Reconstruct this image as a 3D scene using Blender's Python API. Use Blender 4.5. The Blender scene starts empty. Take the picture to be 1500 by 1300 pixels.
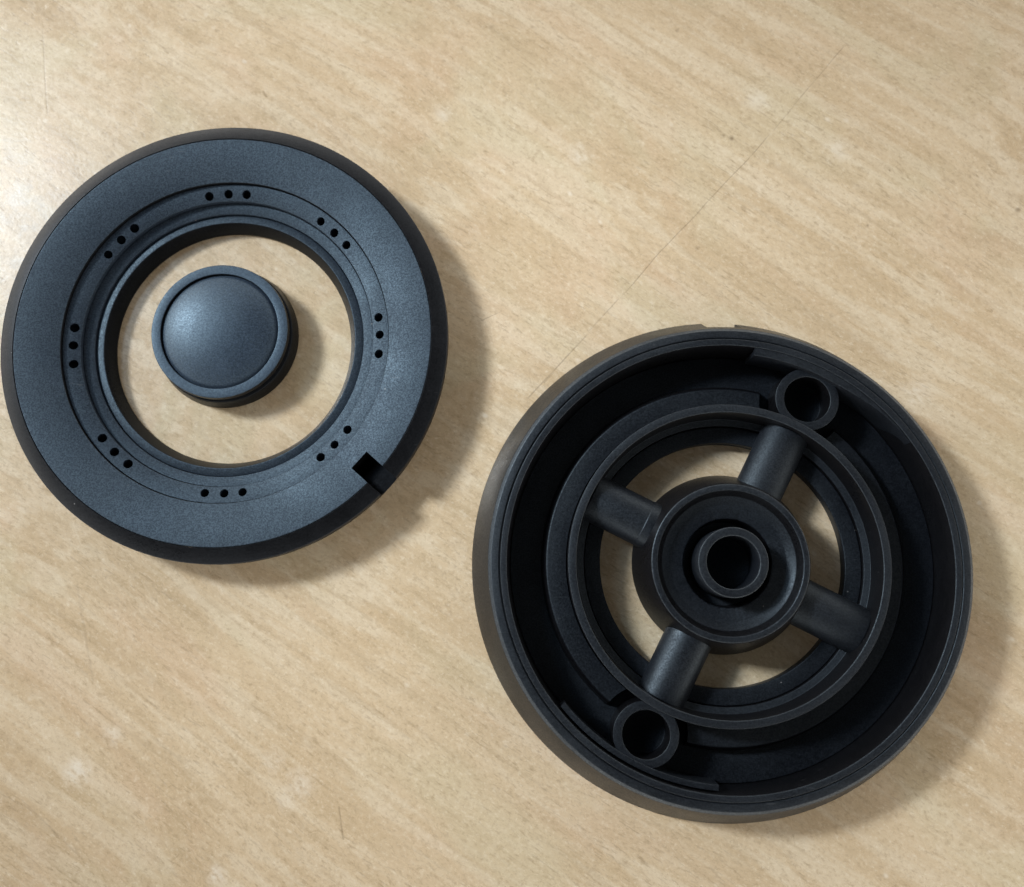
import bpy, bmesh, math, random
from mathutils import Vector, Matrix

S = 0.001                      # all shapes below are written in millimetres
scene = bpy.context.scene
R = math.radians
PI = math.pi

# ---------------------------------------------------------------- camera
cam_d = bpy.data.cameras.new("camera")
cam = bpy.data.objects.new("camera", cam_d)
scene.collection.objects.link(cam)
scene.camera = cam
cam.location = (0, 0, 0.177)
fwd = Vector((-0.0161, 0.1507, -1.0)).normalized()
rgt = fwd.cross(Vector((0, 1, 0))).normalized()
upv = rgt.cross(fwd)
cam.rotation_euler = Matrix((rgt, upv, -fwd)).transposed().to_euler()
cam_d.sensor_width = 36.0
cam_d.lens = 36.0 * 1404.0 / 1500.0
cam_d.clip_start = 0.01
cam_d.clip_end = 10
cam_d.dof.use_dof = True
cam_d.dof.focus_distance = 0.172
cam_d.dof.aperture_fstop = cam_d.lens / 2.1

# ---------------------------------------------------------------- room light
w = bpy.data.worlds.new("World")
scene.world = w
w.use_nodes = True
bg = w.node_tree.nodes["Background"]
# room ambience shaped to fill open shadows: bright horizon, dark overhead keeps recesses dark
_t = w.node_tree
def _m(op, a, b):
    n = _t.nodes.new('ShaderNodeMath'); n.operation = op
    for k, v in ((0, a), (1, b)):
        if hasattr(v, 'is_output'): _t.links.new(v, n.inputs[k])
        else: n.inputs[k].default_value = v
    return n.outputs[0]
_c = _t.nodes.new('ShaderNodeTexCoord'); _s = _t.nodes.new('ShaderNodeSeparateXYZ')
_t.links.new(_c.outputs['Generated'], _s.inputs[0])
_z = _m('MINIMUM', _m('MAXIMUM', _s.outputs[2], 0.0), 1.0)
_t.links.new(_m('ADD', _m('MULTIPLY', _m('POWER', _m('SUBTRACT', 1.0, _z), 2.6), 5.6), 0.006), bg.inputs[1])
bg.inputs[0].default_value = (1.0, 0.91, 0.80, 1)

def area(name, az, el, dist, size, watts, colour, target=(-0.02, 0.03, 0), shape='DISK', size_y=None, spread=180):
    l = bpy.data.lights.new(name, 'AREA')
    l.shape = shape
    l.size = size
    if size_y:
        l.size_y = size_y
    l.energy = watts
    l.color = colour
    l.spread = R(spread)
    o = bpy.data.objects.new(name, l)
    scene.collection.objects.link(o)
    t = Vector(target)
    d = Vector((math.cos(R(az)) * math.cos(R(el)), math.sin(R(az)) * math.cos(R(el)), math.sin(R(el))))
    o.location = t + d * dist
    o.rotation_euler = (-d).to_track_quat('-Z', 'Y').to_euler()
    return o

def spot(name, az, el, dist, target, size, watts, colour, cone):
    l = bpy.data.lights.new(name, 'SPOT')
    l.energy = watts; l.color = colour; l.shadow_soft_size = size; l.spot_size = R(cone); l.spot_blend = 1.0
    o = bpy.data.objects.new(name, l); scene.collection.objects.link(o)
    d = Vector((math.cos(R(az)) * math.cos(R(el)), math.sin(R(az)) * math.cos(R(el)), math.sin(R(el))))
    o.location = Vector(target) + d * dist
    o.rotation_euler = (-d).to_track_quat('-Z', 'Y').to_euler()

spot("key_lamp", 153, 38, 0.85, (-0.001, 0.030, 0), 0.084, 44.5, (0.98, 0.985, 0.96), 15)  # key lamp inferred from the cast shadows; cone narrowed to imitate lens vignetting
area("window_light", 147.0, 54.0, 0.60, 0.115, 0.46, (0.60, 0.80, 1.0), target=(-0.101, 0.077, 0))

scene.view_settings.view_transform = 'Standard'
scene.view_settings.look = 'None'
scene.view_settings.exposure = 0.0
scene.view_settings.gamma = 1.0

# ---------------------------------------------------------------- node helper
class NT:
    def __init__(self, mat):
        self.t = mat.node_tree
    def n(self, typ, ins=None, **props):
        nd = self.t.nodes.new(typ)
        for k, v in props.items():
            setattr(nd, k, v)
        for k, v in (ins or {}).items():
            if hasattr(v, 'is_output'):
                self.t.links.new(v, nd.inputs[k])
            else:
                nd.inputs[k].default_value = v
        return nd
    def m(self, op, a, b=0.0, c=0.0, clamp=False):
        return self.n('ShaderNodeMath', {0: a, 1: b, 2: c}, operation=op, use_clamp=clamp).outputs[0]
    def vm(self, op, a, b=(0, 0, 0)):
        nd = self.n('ShaderNodeVectorMath', {0: a, 1: b}, operation=op)
        return nd.outputs['Value'] if op in ('DOT_PRODUCT', 'LENGTH', 'DISTANCE') else nd.outputs[0]
    def noise(self, vec, scale, detail=3, rough=0.5, dist=0.0):
        return self.n('ShaderNodeTexNoise', {'Vector': vec, 'Scale': scale, 'Detail': detail, 'Roughness': rough, 'Distortion': dist}).outputs[0]
    def ramp(self, f, lo, hi, a=0.0, b=1.0):
        nd = self.n('ShaderNodeMapRange', {'Value': f, 'From Min': lo, 'From Max': hi, 'To Min': a, 'To Max': b}, interpolation_type='SMOOTHSTEP')
        return nd.outputs[0]
    def mix(self, f, a, b, mode='MIX'):
        nd = self.n('ShaderNodeMix', data_type='RGBA', blend_type=mode)
        for k, v in ((0, f), (6, a), (7, b)):
            if hasattr(v, 'is_output'):
                self.t.links.new(v, nd.inputs[k])
            else:
                nd.inputs[k].default_value = v
        return nd.outputs[2]

def new_mat(name):
    m = bpy.data.materials.new(name)
    m.use_nodes = True
    return m, NT(m), m.node_tree.nodes['Principled BSDF']

# ---------------------------------------------------------------- table material
def table_material():
    m, N, P = new_mat("beige_wood_laminate")
    co = N.n('ShaderNodeTexCoord').outputs['Object']
    mm = N.vm('SCALE', co)
    mm.node.inputs['Scale'].default_value = 1000.0           # millimetres
    # slow bending of the grain
    wob = N.n('ShaderNodeTexNoise', {'Vector': mm, 'Scale': 0.010, 'Detail': 1.0}).outputs[1]
    wob = N.vm('SUBTRACT', wob, (0.5, 0.5, 0.5))
    ws = N.n('ShaderNodeVectorMath', {0: wob, 'Scale': 14.0}, operation='SCALE').outputs[0]
    p = N.vm('ADD', mm, ws)
    rot = N.n('ShaderNodeVectorRotate', {'Vector': p, 'Angle': R(34)}, rotation_type='Z_AXIS').outputs[0]
    def stretch(su, sv, off=0.0, turn=0.0):
        return N.n('ShaderNodeMapping', {'Vector': rot, 'Location': (off, off * 1.7, off * .3), 'Rotation': (0, 0, R(turn)), 'Scale': (su, sv, 1.0)}).outputs[0]
    def tint(col, f, amt, c):
        return N.mix(N.m('MULTIPLY', f, amt), col, c + (1,))
    broad = N.noise(stretch(.014, .075, 3), 1.0, 2, .5)
    long1 = N.noise(stretch(.011, .26, 9), 1.0, 3, .55)
    long2 = N.noise(stretch(.022, .62, 51), 1.0, 3, .6)
    mott = N.noise(stretch(.24, .36, 5), 1.0, 4, .62, .5)
    spk0 = N.noise(stretch(.75, 1.25, 33), 1.0, 4, .72)
    spk1 = N.noise(stretch(1.7, 2.4, 91), 1.0, 3, .7)
    pink = N.noise(stretch(.018, .07, 40), 1.0, 3, .5)
    green = N.noise(stretch(.022, .045, 140), 1.0, 2, .5)
    patch = N.noise(stretch(.03, .06, 60), 1.0, 2, .5)
    col = N.mix(N.ramp(broad, .34, .66), (.590, .473, .318, 1), (.650, .538, .380, 1))
    col = tint(col, N.ramp(long1, .48, .61), .46, (.745, .670, .530))
    col = tint(col, N.ramp(long1, .45, .32), .38, (.48, .380, .245))
    col = tint(col, N.ramp(long2, .47, .32), .36, (.46, .365, .240))
    col = tint(col, N.ramp(long2, .55, .72), .25, (.77, .70, .56))
    col = tint(col, N.ramp(pink, .52, .72), .27, (.630, .465, .330))
    col = tint(col, N.ramp(green, .50, .68), .30, (.590, .560, .400))
    col = tint(col, N.ramp(mott, .45, .28), .18, (.45, .36, .24))
    col = tint(col, N.ramp(mott, .54, .72), .20, (.80, .74, .62))
    col = tint(col, N.ramp(spk0, .48, .32), .46, (.40, .31, .20))
    col = tint(col, N.ramp(spk0, .54, .72), .36, (.86, .80, .68))
    col = tint(col, N.ramp(spk1, .47, .30), .34, (.36, .28, .18))
    col = tint(col, N.ramp(spk1, .55, .72), .32, (.92, .87, .76))
    fine = spk0
    # short dark pores that follow the grain, denser in some patches
    pore = N.noise(stretch(.42, 2.2, 77, 5), 1.0, 2, .45)
    pore = N.m('MULTIPLY', N.ramp(pore, .60, .69), N.ramp(patch, .40, .58, .12, 1.0))
    col = tint(col, pore, .36, (.32, .245, .155))
    # pale print flecks
    flk = N.n('ShaderNodeTexVoronoi', {'Vector': stretch(.13, .17, 12), 'Scale': 1.0, 'Randomness': 1.0}).outputs['Distance']
    flk = N.m('MULTIPLY', N.ramp(flk, .11, .03), N.ramp(mott, .45, .58))
    col = tint(col, flk, .38, (.90, .87, .80))
    # faint white rubbed spots: x, y, radius, strength
    rub = None
    brk = N.noise(mm, .55, 4, .7)
    for x, y, r, s in RUBS:
        d = N.vm('DISTANCE', mm, (x, y, 0))
        k = N.m('MULTIPLY', N.ramp(N.m('ADD', d, N.m('MULTIPLY', brk, r * 1.2)), r * 1.9, r * .5), s)
        rub = k if rub is None else N.m('MAXIMUM', rub, k)
    rub = N.m('MULTIPLY', rub, N.ramp(N.m('ADD', spk0, N.m('MULTIPLY', mott, .6)), .62, .92, .25, 1.5), clamp=True)
    col = N.mix(rub, col, (.86, .85, .80, 1))
    # dark specks
    spk = None
    for x, y, r, s in SPECKS:
        d = N.vm('DISTANCE', mm, (x, y, 0))
        k = N.m('MULTIPLY', N.ramp(N.m('ADD', d, N.m('MULTIPLY', brk, r * 1.1)), r * 1.6, r * .5), s)
        spk = k if spk is None else N.m('MAXIMUM', spk, k)
    # scratches: x0 y0 x1 y1 width strength
    jog = N.m('SUBTRACT', N.noise(mm, .05, 2, .5), .5)
    brk2 = N.noise(mm, .35, 3, .6)
    scr = None
    for x0, y0, x1, y1, wd, s in SCRATCHES:
        dx, dy = x1 - x0, y1 - y0
        L = math.hypot(dx, dy); dx /= L; dy /= L
        q = N.vm('SUBTRACT', mm, (x0, y0, 0))
        t = N.vm('DOT_PRODUCT', q, (dx, dy, 0))
        d = N.vm('DOT_PRODUCT', q, (-dy, dx, 0))
        d = N.m('ABSOLUTE', N.m('ADD', d, N.m('MULTIPLY', jog, min(1.6, L * .04))))
        a = N.ramp(d, wd, wd * .25)
        b = N.m('MULTIPLY', N.ramp(t, 0, L * .05), N.ramp(t, L, L * .93))
        k = N.m('MULTIPLY', N.m('MULTIPLY', a, b), N.ramp(brk2, .30, .62, s * .45, s))
        scr = k if scr is None else N.m('MAXIMUM', scr, k)
    marks = N.m('MAXIMUM', spk, scr)
    col = N.mix(marks, col, (.17, .12, .075, 1))
    P.inputs['Base Color'].default_value = (.6, .5, .35, 1)
    N.t.links.new(col, P.inputs['Base Color'])
    rg = N.m('ADD', N.ramp(mott, .3, .7, .22, .33), N.m('MULTIPLY', rub, .08))
    N.t.links.new(rg, P.inputs['Roughness'])
    P.inputs['Specular IOR Level'].default_value = .95
    h = N.m('ADD', N.m('MULTIPLY', N.noise(mm, .9, 4, .6), .035), N.m('MULTIPLY', fine, .03))
    h = N.m('SUBTRACT', h, N.m('MULTIPLY', marks, .04))
    h = N.m('SUBTRACT', h, N.m('MULTIPLY', pore, .01))
    bp = N.n('ShaderNodeBump', {'Height': h, 'Strength': .7, 'Distance': 0.001})
    N.t.links.new(bp.outputs[0], P.inputs['Normal'])
    return m

# ---------------------------------------------------------------- black coated metal
def black_material(name, base, rough, grain=1.0, wear=0.0, spec=.5, sheen=(.52, .77, 1.0)):
    m, N, P = new_mat(name)
    co = N.n('ShaderNodeTexCoord').outputs['Object']
    mm = N.vm('SCALE', co); mm.node.inputs['Scale'].default_value = 1000.0
    g = N.noise(mm, 2.6, 3, .7)
    g2 = N.noise(mm, .22, 4, .6)
    dust = N.n('ShaderNodeTexVoronoi', {'Vector': mm, 'Scale': .30, 'Randomness': 1.0}).outputs['Distance']
    dust = N.m('MULTIPLY', N.ramp(dust, .055, .02), N.ramp(N.noise(mm, .13, 1), .56, .62))
    b = Vector(base)
    lo = tuple(b * .72) + (1,); hi = tuple(b * 1.35) + (1,)
    col = N.mix(N.ramp(g, .36, .66), lo, hi)
    gs = N.ramp(N.noise(mm, 3.6, 2, .7), .36, .66, spec * (1 - .45 * grain ** .5), spec * (1 + .45 * grain ** .5))
    col = N.mix(N.m('MULTIPLY', N.ramp(g2, .5, .72), .35), col, tuple(b * 1.5) + (1,))
    col = N.mix(N.m('MULTIPLY', dust, .5), col, (.30, .31, .33, 1))
    # faint rubbed scuffs in loose clusters
    sc = N.n('ShaderNodeMapping', {'Vector': mm, 'Rotation': (0, 0, .7), 'Scale': (.25, 2.4, 1)}).outputs[0]
    sc = N.m('MULTIPLY', N.ramp(N.noise(sc, 1.0, 2, .5), .68, .78), N.ramp(N.noise(mm, .07, 2, .5), .50, .62))
    col = N.mix(N.m('MULTIPLY', sc, wear), col, (.10, .11, .125, 1))
    N.t.links.new(col, P.inputs['Base Color'])
    rg = N.m('ADD', N.ramp(g, .3, .7, rough - .06, rough + .07), N.m('MULTIPLY', N.ramp(N.noise(mm, .06, 4, .6), .35, .68), .13))
    N.t.links.new(rg, P.inputs['Roughness'])
    N.t.links.new(gs, P.inputs['Specular IOR Level'])
    P.inputs['Specular Tint'].default_value = tuple(sheen) + (1,)
    bp = N.n('ShaderNodeBump', {'Height': N.m('ADD', g, N.m('MULTIPLY', N.noise(mm, 7.0, 2, .6), .4)), 'Strength': .55, 'Distance': 0.00007 * grain})
    N.t.links.new(bp.outputs[0], P.inputs['Normal'])
    return m

# positions on the table top in millimetres (origin straight below the lens)
def T(px, py):                       # lens geometry of the photograph, table plane
    v = fwd * 1404 + rgt * (px - 750) + upv * (650 - py)
    k = -177.0 / v.z
    return v.x * k, v.y * k
def seg(a, b, c, d, wd, s):
    return T(a, b) + T(c, d) + (wd, s)
SCRATCHES = [seg(1237, 66, 1130, 196, .15, .40), seg(1131, 194, 905, 440, .14, .50), seg(907, 437, 862, 486, .16, .36),
             seg(862, 488, 770, 588, .20, .42), seg(62, 40, 70, 172, .25, .28), seg(736, 456, 703, 471, .15, .35),
             seg(112, 852, 138, 1010, .35, .16), seg(496, 1180, 503, 1232, .25, .40), seg(385, 134, 391, 143, .3, .4),
             seg(30, 1170, 125, 1262, .22, .20), seg(812, 545, 796, 562, .22, .35)]
SPECKS = [T(1072, 203) + (.75, .75), T(1060, 199) + (.6, .45), T(1271, 331) + (.5, .6), T(1303, 250) + (.35, .5),
          T(1491, 308) + (.8, .55), T(1021, 364) + (.6, .35), T(720, 40) + (.8, .25), T(992, 45) + (.6, .35), T(1336, 40) + (.8, .3)]
RUBS = [T(850, 228) + (2.8, .30), T(112, 1132) + (3.0, .42), T(318, 1284) + (2.2, .36), T(440, 1150) + (3.2, .25), T(400, 1115) + (2.4, .22), T(1345, 575) + (3.5, .18), T(1225, 220) + (3.0, .20),
        T(1110, 145) + (3.2, .20), T(420, 1170) + (2.6, .20), T(165, 1075) + (2.2, .25), T(650, 165) + (2.2, .22)]

M_TABLE = table_material()
M_CAP = black_material("black_enamel_matt", (.007, .010, .019), .50, .65, .5, .84)
M_BUTTON = black_material("black_enamel_satin", (.008, .014, .030), .49, .3, .3, 1.1)
M_SMOOTH = black_material("black_enamel_smooth", (.0040, .0042, .0052), .31, .15, .2, .25, (.62, .78, 1.0))
M_BURNER = black_material("black_painted_casting", (.0040, .0050, .0080), .445, .3, .2, .58, (.64, .82, 1.0))

# ---------------------------------------------------------------- mesh helpers
def fillet(prof, rad, seg_n=3):
    """round every corner of a closed (r, z) outline; an entry may carry its own radius"""
    out = []
    n = len(prof)
    for i in range(n):
        p = Vector(prof[i][:2]); rr = prof[i][2] if len(prof[i]) > 2 else rad
        a = Vector(prof[i - 1][:2]); b = Vector(prof[(i + 1) % n][:2])
        if rr <= 0 or p.x < 1e-6:
            out.append(tuple(p)); continue
        da = (a - p); db = (b - p)
        la, lb = da.length, db.length
        da.normalize(); db.normalize()
        ang = da.angle(db)
        if ang > PI - .12:
            out.append(tuple(p)); continue
        t = min(rr / math.tan(ang / 2), la * .45, lb * .45)
        p0 = p + da * t; p1 = p + db * t
        for k in range(seg_n + 1):
            u = k / seg_n
            q = p0 * (1 - u) ** 2 + p * 2 * u * (1 - u) + p1 * u * u
            out.append(tuple(q))
    return out

def lathe_bm(prof, n=192, rad=.15, a0=None, a1=None):
    pr = fillet(prof, rad)
    bm = bmesh.new()
    full = a0 is None
    cnt = n if full else n + 1
    rows = []
    axis = {}
    for j in range(cnt):
        a = 2 * PI * j / n if full else R(a0 + (a1 - a0) * j / n)
        row = []
        for i, (r, z) in enumerate(pr):
            if r < 1e-6:
                if i not in axis:
                    axis[i] = bm.verts.new((0, 0, z * S))
                row.append(axis[i])
            else:
                row.append(bm.verts.new((r * math.cos(a) * S, r * math.sin(a) * S, z * S)))
        rows.append(row)
    k = len(pr)
    for j in range(n):
        A = rows[j]; B = rows[(j + 1) % cnt]
        for i in range(k):
            q = [A[i], B[i], B[(i + 1) % k], A[(i + 1) % k]]
            u = []
            for v in q:
                if v not in u: u.append(v)
            if len(u) >= 3:
                try: bm.faces.new(u)
                except ValueError: pass
    if not full:
        bm.faces.new(rows[0]); bm.faces.new(rows[-1][::-1])
    bmesh.ops.recalc_face_normals(bm, faces=bm.faces)
    return bm

def cyl_bm(r, z0, z1, n=48, M=None):
    bm = bmesh.new()
    bmesh.ops.create_cone(bm, cap_ends=True, segments=n, radius1=r * S, radius2=r * S, depth=(z1 - z0) * S)
    bmesh.ops.translate(bm, verts=bm.verts, vec=(0, 0, (z0 + z1) / 2 * S))
    if M: bmesh.ops.transform(bm, matrix=M, verts=bm.verts)
    return bm

def box_bm(x0, x1, y0, y1, z0, z1, M=None):
    bm = bmesh.new()
    bmesh.ops.create_cube(bm, size=1)
    for v in bm.verts:
        v.co = Vector(((x0 if v.co.x < 0 else x1) * S, (y0 if v.co.y < 0 else y1) * S, (z0 if v.co.z < 0 else z1) * S))
    if M: bmesh.ops.transform(bm, matrix=M, verts=bm.verts)
    return bm

def obj(name, bm, mat, parent=None, cuts=(), angle=32, label=None, side=None, low=-1.0):
    me = bpy.data.meshes.new(name)
    bm.to_mesh(me); bm.free()
    me.materials.append(mat)
    o = bpy.data.objects.new(name, me)
    scene.collection.objects.link(o)
    if cuts:
        tmp = []
        for c in cuts:
            cm = bpy.data.meshes.new("cut"); c.to_mesh(cm); c.free()
            cm.materials.append(mat)
            co = bpy.data.objects.new("cut", cm); scene.collection.objects.link(co)
            md = o.modifiers.new("b", 'BOOLEAN'); md.operation = 'DIFFERENCE'; md.solver = 'EXACT'; md.object = co
            tmp.append(co)
        dg = bpy.context.evaluated_depsgraph_get()
        dg.update()
        nm = bpy.data.meshes.new_from_object(o.evaluated_get(dg))
        o.modifiers.clear()
        o.data = nm; nm.name = name
        bpy.data.meshes.remove(me)
        for co in tmp:
            cm = co.data
            bpy.data.objects.remove(co); bpy.data.meshes.remove(cm)
        me = nm
    for p in me.polygons: p.use_smooth = True
    if side:                               # flanks smoother than the sprayed faces; darker black also stands for shade in recesses
        while len(me.materials) > 1: me.materials.pop()
        me.materials.append(side)
        for p in me.polygons: p.material_index = 1 if abs(p.normal.z) < .6 or p.center.z < low * S else 0
    me.set_sharp_from_angle(angle=R(angle))
    if parent: o.parent = parent
    if label: o['label'] = label
    return o

def thing(name, label, cat, x, y):
    o = bpy.data.objects.new(name, None)
    o.empty_display_size = .01
    scene.collection.objects.link(o)
    o.location = (x * S, y * S, 0)
    o['label'] = label; o['category'] = cat
    return o

def rotz(a): return Matrix.Rotation(R(a), 4, 'Z')

# ---------------------------------------------------------------- table top
bm = bmesh.new()
bmesh.ops.create_cube(bm, size=1)
for v in bm.verts:
    v.co = Vector((v.co.x * 1.3, v.co.y * 1.0 + .1, -.025 if v.co.z < 0 else 0))
tb = obj("table_top", bm, M_TABLE)
tb['kind'] = 'structure'

# ---------------------------------------------------------------- burner cap ring (left)
cap = thing("burner_cap_ring", "matt black flat ring with groups of small holes and a notch, around the domed button",
            "burner ring", -55.7, 45.3)
NA = -41.5
notch = lambda: box_bm(37, 46, -1.98, 1.98, 5.15, 12, rotz(NA))
obj("outer_plate", lathe_bm([(30.34, 6.45), (38.3, 8.0, .25), (38.33, 3.9), (36.6, 3.7), (36.6, .05), (30.34, .05)], 256), M_CAP, cap, [box_bm(34.1, 36.35, -2.0, 2.0, .8, 12, rotz(NA)), box_bm(36.2, 46, -1.99, 1.99, 4.2, 12, rotz(NA))], side=M_SMOOTH, low=5.5)  # low: notch floor gets the darker black in place of shade
obj("outer_bevel", lathe_bm([(38.35, 7.98, .05), (41.2, 6.8, .25), (41.2, 4.6, .25), (38.35, 3.9)], 256), M_SMOOTH, cap, [notch()])
holes = []
for g in range(8):
    for k in (-1, 0, 1):
        a = 1.8 + 45 * g + k * 7.0
        jr = random.Random(g * 7 + k)
        M = rotz(a + jr.uniform(-.25, .25)) @ Matrix.Translation(((28.78 + jr.uniform(-.06, .06)) * S, 0, 4.6 * S)) @ Matrix.Rotation(R(-24), 4, 'Y')
        holes.append(cyl_bm(.82 + jr.uniform(-.04, .04), -1.6, 4, 20, M))
hb = bmesh.new()
for h in holes:
    mm_ = bpy.data.meshes.new("t"); h.to_mesh(mm_); h.free(); hb.from_mesh(mm_); bpy.data.meshes.remove(mm_)
obj("port_band", lathe_bm([(27.2, 4.95), (30.26, 5.75), (30.26, .05), (27.2, .05)], 256, .12), M_CAP, cap, [hb])
obj("inner_step", lathe_bm([(25.2, 3.55), (27.12, 4.05), (27.12, .05), (25.2, .05)], 224, .12), M_CAP, cap)
obj("inner_collar", lathe_bm([(23.6, 3.3, .2), (25.12, 3.0), (25.12, .05), (22.35, .05), (22.35, .5)], 224, .15), M_CAP, cap, side=M_SMOOTH)

# ---------------------------------------------------------------- domed button inside the ring
but = thing("burner_cap_button", "small black domed burner cap with a flat raised rim, lying inside the flat ring", "burner cap", -57.0, 47.1)
obj("top_flange", lathe_bm([(10.95, 5.45, .12), (12.7, 5.45, .25), (12.75, 4.1, .2), (12.2, 3.85), (10.84, 3.85, 0), (10.84, 4.6, 0)], 160), M_BUTTON, but, side=M_SMOOTH)
dome = [(0, 6.9)]
for i in range(1, 17):
    r = 10.88 * i / 16
    dome.append((r, 3.75 + 3.7 * math.sqrt(max(0, 1 - (r / 11.9) ** 2)) ** 1.35, 0))
dome[0] = (0, 7.45)
dome += [(10.82, 3.9, 0), (0, 3.9)]
obj("dome", lathe_bm(dome, 160, 0), M_BUTTON, but)
obj("lower_body", lathe_bm([(0, 3.8), (12.0, 3.8), (12.0, 3.3, .1), (13.0, 3.0, .3), (13.6, .05, .2), (0, .05)], 160), M_SMOOTH, but)

# ---------------------------------------------------------------- burner body (right)
bur = thing("burner_casting", "large black upturned burner casting with four round spokes, hub tube and deep outer channel", "burner base", 35.0, 4.3)
skirt_cut = box_bm(38.9, 50, -3.2, 3.2, -1, 6.6, rotz(88.6))
obj("outer_skirt", lathe_bm([(45.3, .05, .3), (44.9, 1.2, .4), (41.9, 8.9, .4), (41.3, 9.45, .3), (40.1, 9.55, .1), (39.85, 9.3, .05), (39.7, 9.7, .1),
                             (38.6, 9.65, .25), (38.2, 1.6), (38.2, .05)], 256), M_BURNER, bur, [skirt_cut], side=M_SMOOTH)
obj("channel_floor", lathe_bm([(28.05, 1.7), (38.12, 1.7), (38.12, .1), (28.05, .1)], 192), M_BURNER, bur)
SP = 63.0
def on(ang, r, z=0): return Matrix.Translation((r * math.cos(R(ang)) * S, r * math.sin(R(ang)) * S, z * S))
BOSS = ((62.6, 32.7), (242.8, 32.6))
pk = [cyl_bm(7.7, 1.75, 20, 64, on(a, r)) for a, r in BOSS]
obj("stepped_shelf", lathe_bm([(28.1, 4.3), (31.6, 4.3, .4), (32.1, 3.6), (32.6, 1.75), (28.1, 1.75)], 224), M_BURNER, bur, pk, side=M_SMOOTH)
bh = [cyl_bm(4.05, 2.2, 20, 64, on(a, r)) for a, r in BOSS]
obj("inner_lip", lathe_bm([(27.95, .1), (27.95, 9.2, .25), (26.5, 9.25, .35), (26.15, 3.9), (24.95, 3.7, .15), (24.9, 3.0), (24.9, .1)], 224), M_BURNER, bur, bh, side=M_SMOOTH)
obj("inner_flange", lathe_bm([(24.8, 2.9), (21.95, 2.7, .2), (21.95, .05), (24.8, .05)], 224), M_BURNER, bur)
for a, r in BOSS:
    b = lathe_bm([(5.65, .12), (5.65, 8.05, .2), (4.08, 8.05, .2), (4.08, 2.0), (0, 2.0), (0, .12)], 80)
    o = obj("screw_boss", b, M_BURNER, bur, side=M_SMOOTH)
    o.location = (r * math.cos(R(a)) * S, r * math.sin(R(a)) * S, 0)
for a0, a1, zt, ro in ((219.5, 265.5, 8.5, 38.15), (33.0, 81.5, 9.5, 38.55)):
    b = lathe_bm([(37.2, 2.5), (38.1, 2.5), (38.1, 8.2, 0), (ro, 9.3 if ro > 38.2 else 8.4, 0), (ro, zt, 0), (37.2, zt)], 64, .12, a0, a1)
    if a0 < 90:                            # this lug runs out gradually into the rim
        for v in b.verts:
            rr = v.co.xy.length / S; aa = math.degrees(math.atan2(v.co.y, v.co.x))
            f = max(0, min(1, (60 - aa) / 27)); f = f * f * (3 - 2 * f)
            k = (rr + (38.5 - rr) * f * .97) / rr
            v.co.x *= k; v.co.y *= k
    obj("locking_lug", b, M_BURNER, bur)
b = lathe_bm([(0, 1.2), (4.5, 1.2, 0), (4.5, 1.0, 0), (16.1, 1.0), (16.1, 1.6, .4), (14.0, 9.0, .3), (13.6, 10.1, .3), (12.6, 10.1, .3), (11.6, 8.6, .6), (10.2, 7.8, .8),
                     (7.7, 7.4, .4), (7.4, 3.0), (0, 3.0)], 288)
rnd = random.Random(4)
chip = [0.0] * 288
for q in range(46):                        # the machined edge round the tube is slightly chipped
    c, wd, dp = rnd.gauss(176, 46), rnd.uniform(.8, 3.0), rnd.uniform(.02, .13)
    for t in range(288):
        dd_ = min(abs(t - c), 288 - abs(t - c))
        if dd_ < wd: chip[t] = max(chip[t], dp * (1 - dd_ / wd))
for v in b.verts:
    rr = v.co.xy.length / S
    if 7.2 < rr < 8.2 and v.co.z / S > 6.8:
        t = int(round((math.degrees(math.atan2(v.co.y, v.co.x)) % 360) / 360 * 288)) % 288
        k = (rr + chip[t]) / rr
        v.co.x *= k; v.co.y *= k; v.co.z -= chip[t] * .5 * S
obj("hub", b, M_BURNER, bur, side=M_SMOOTH)
obj("hub_tube", lathe_bm([(6.0, 3.1), (6.0, 12.4, .35), (4.5, 12.4, .35), (4.5, 4.4), (0, 4.4), (0, 3.1)], 128), M_BURNER, bur)
for k in range(4):
    a = SP + 90 * k
    c_ = .09 if k == 1 else .0            # only one spoke shows a seam near the hub
    prof = [(0, 0), (4.3 + c_, 0), (4.3 + c_, 3.75), (4.3, 3.82 + c_), (4.3, 14.3), (0, 14.3)]
    b = lathe_bm([(r, z) for r, z, *_ in prof], 64, .2)
    M = rotz(a) @ Matrix.Translation((12.0 * S, 0, 4.15 * S)) @ Matrix.Scale(.86, 4, (0, 0, 1)) @ Matrix.Rotation(R(90), 4, 'Y')
    bmesh.ops.transform(b, matrix=M, verts=b.verts)
    obj("spoke", b, M_BURNER, bur)
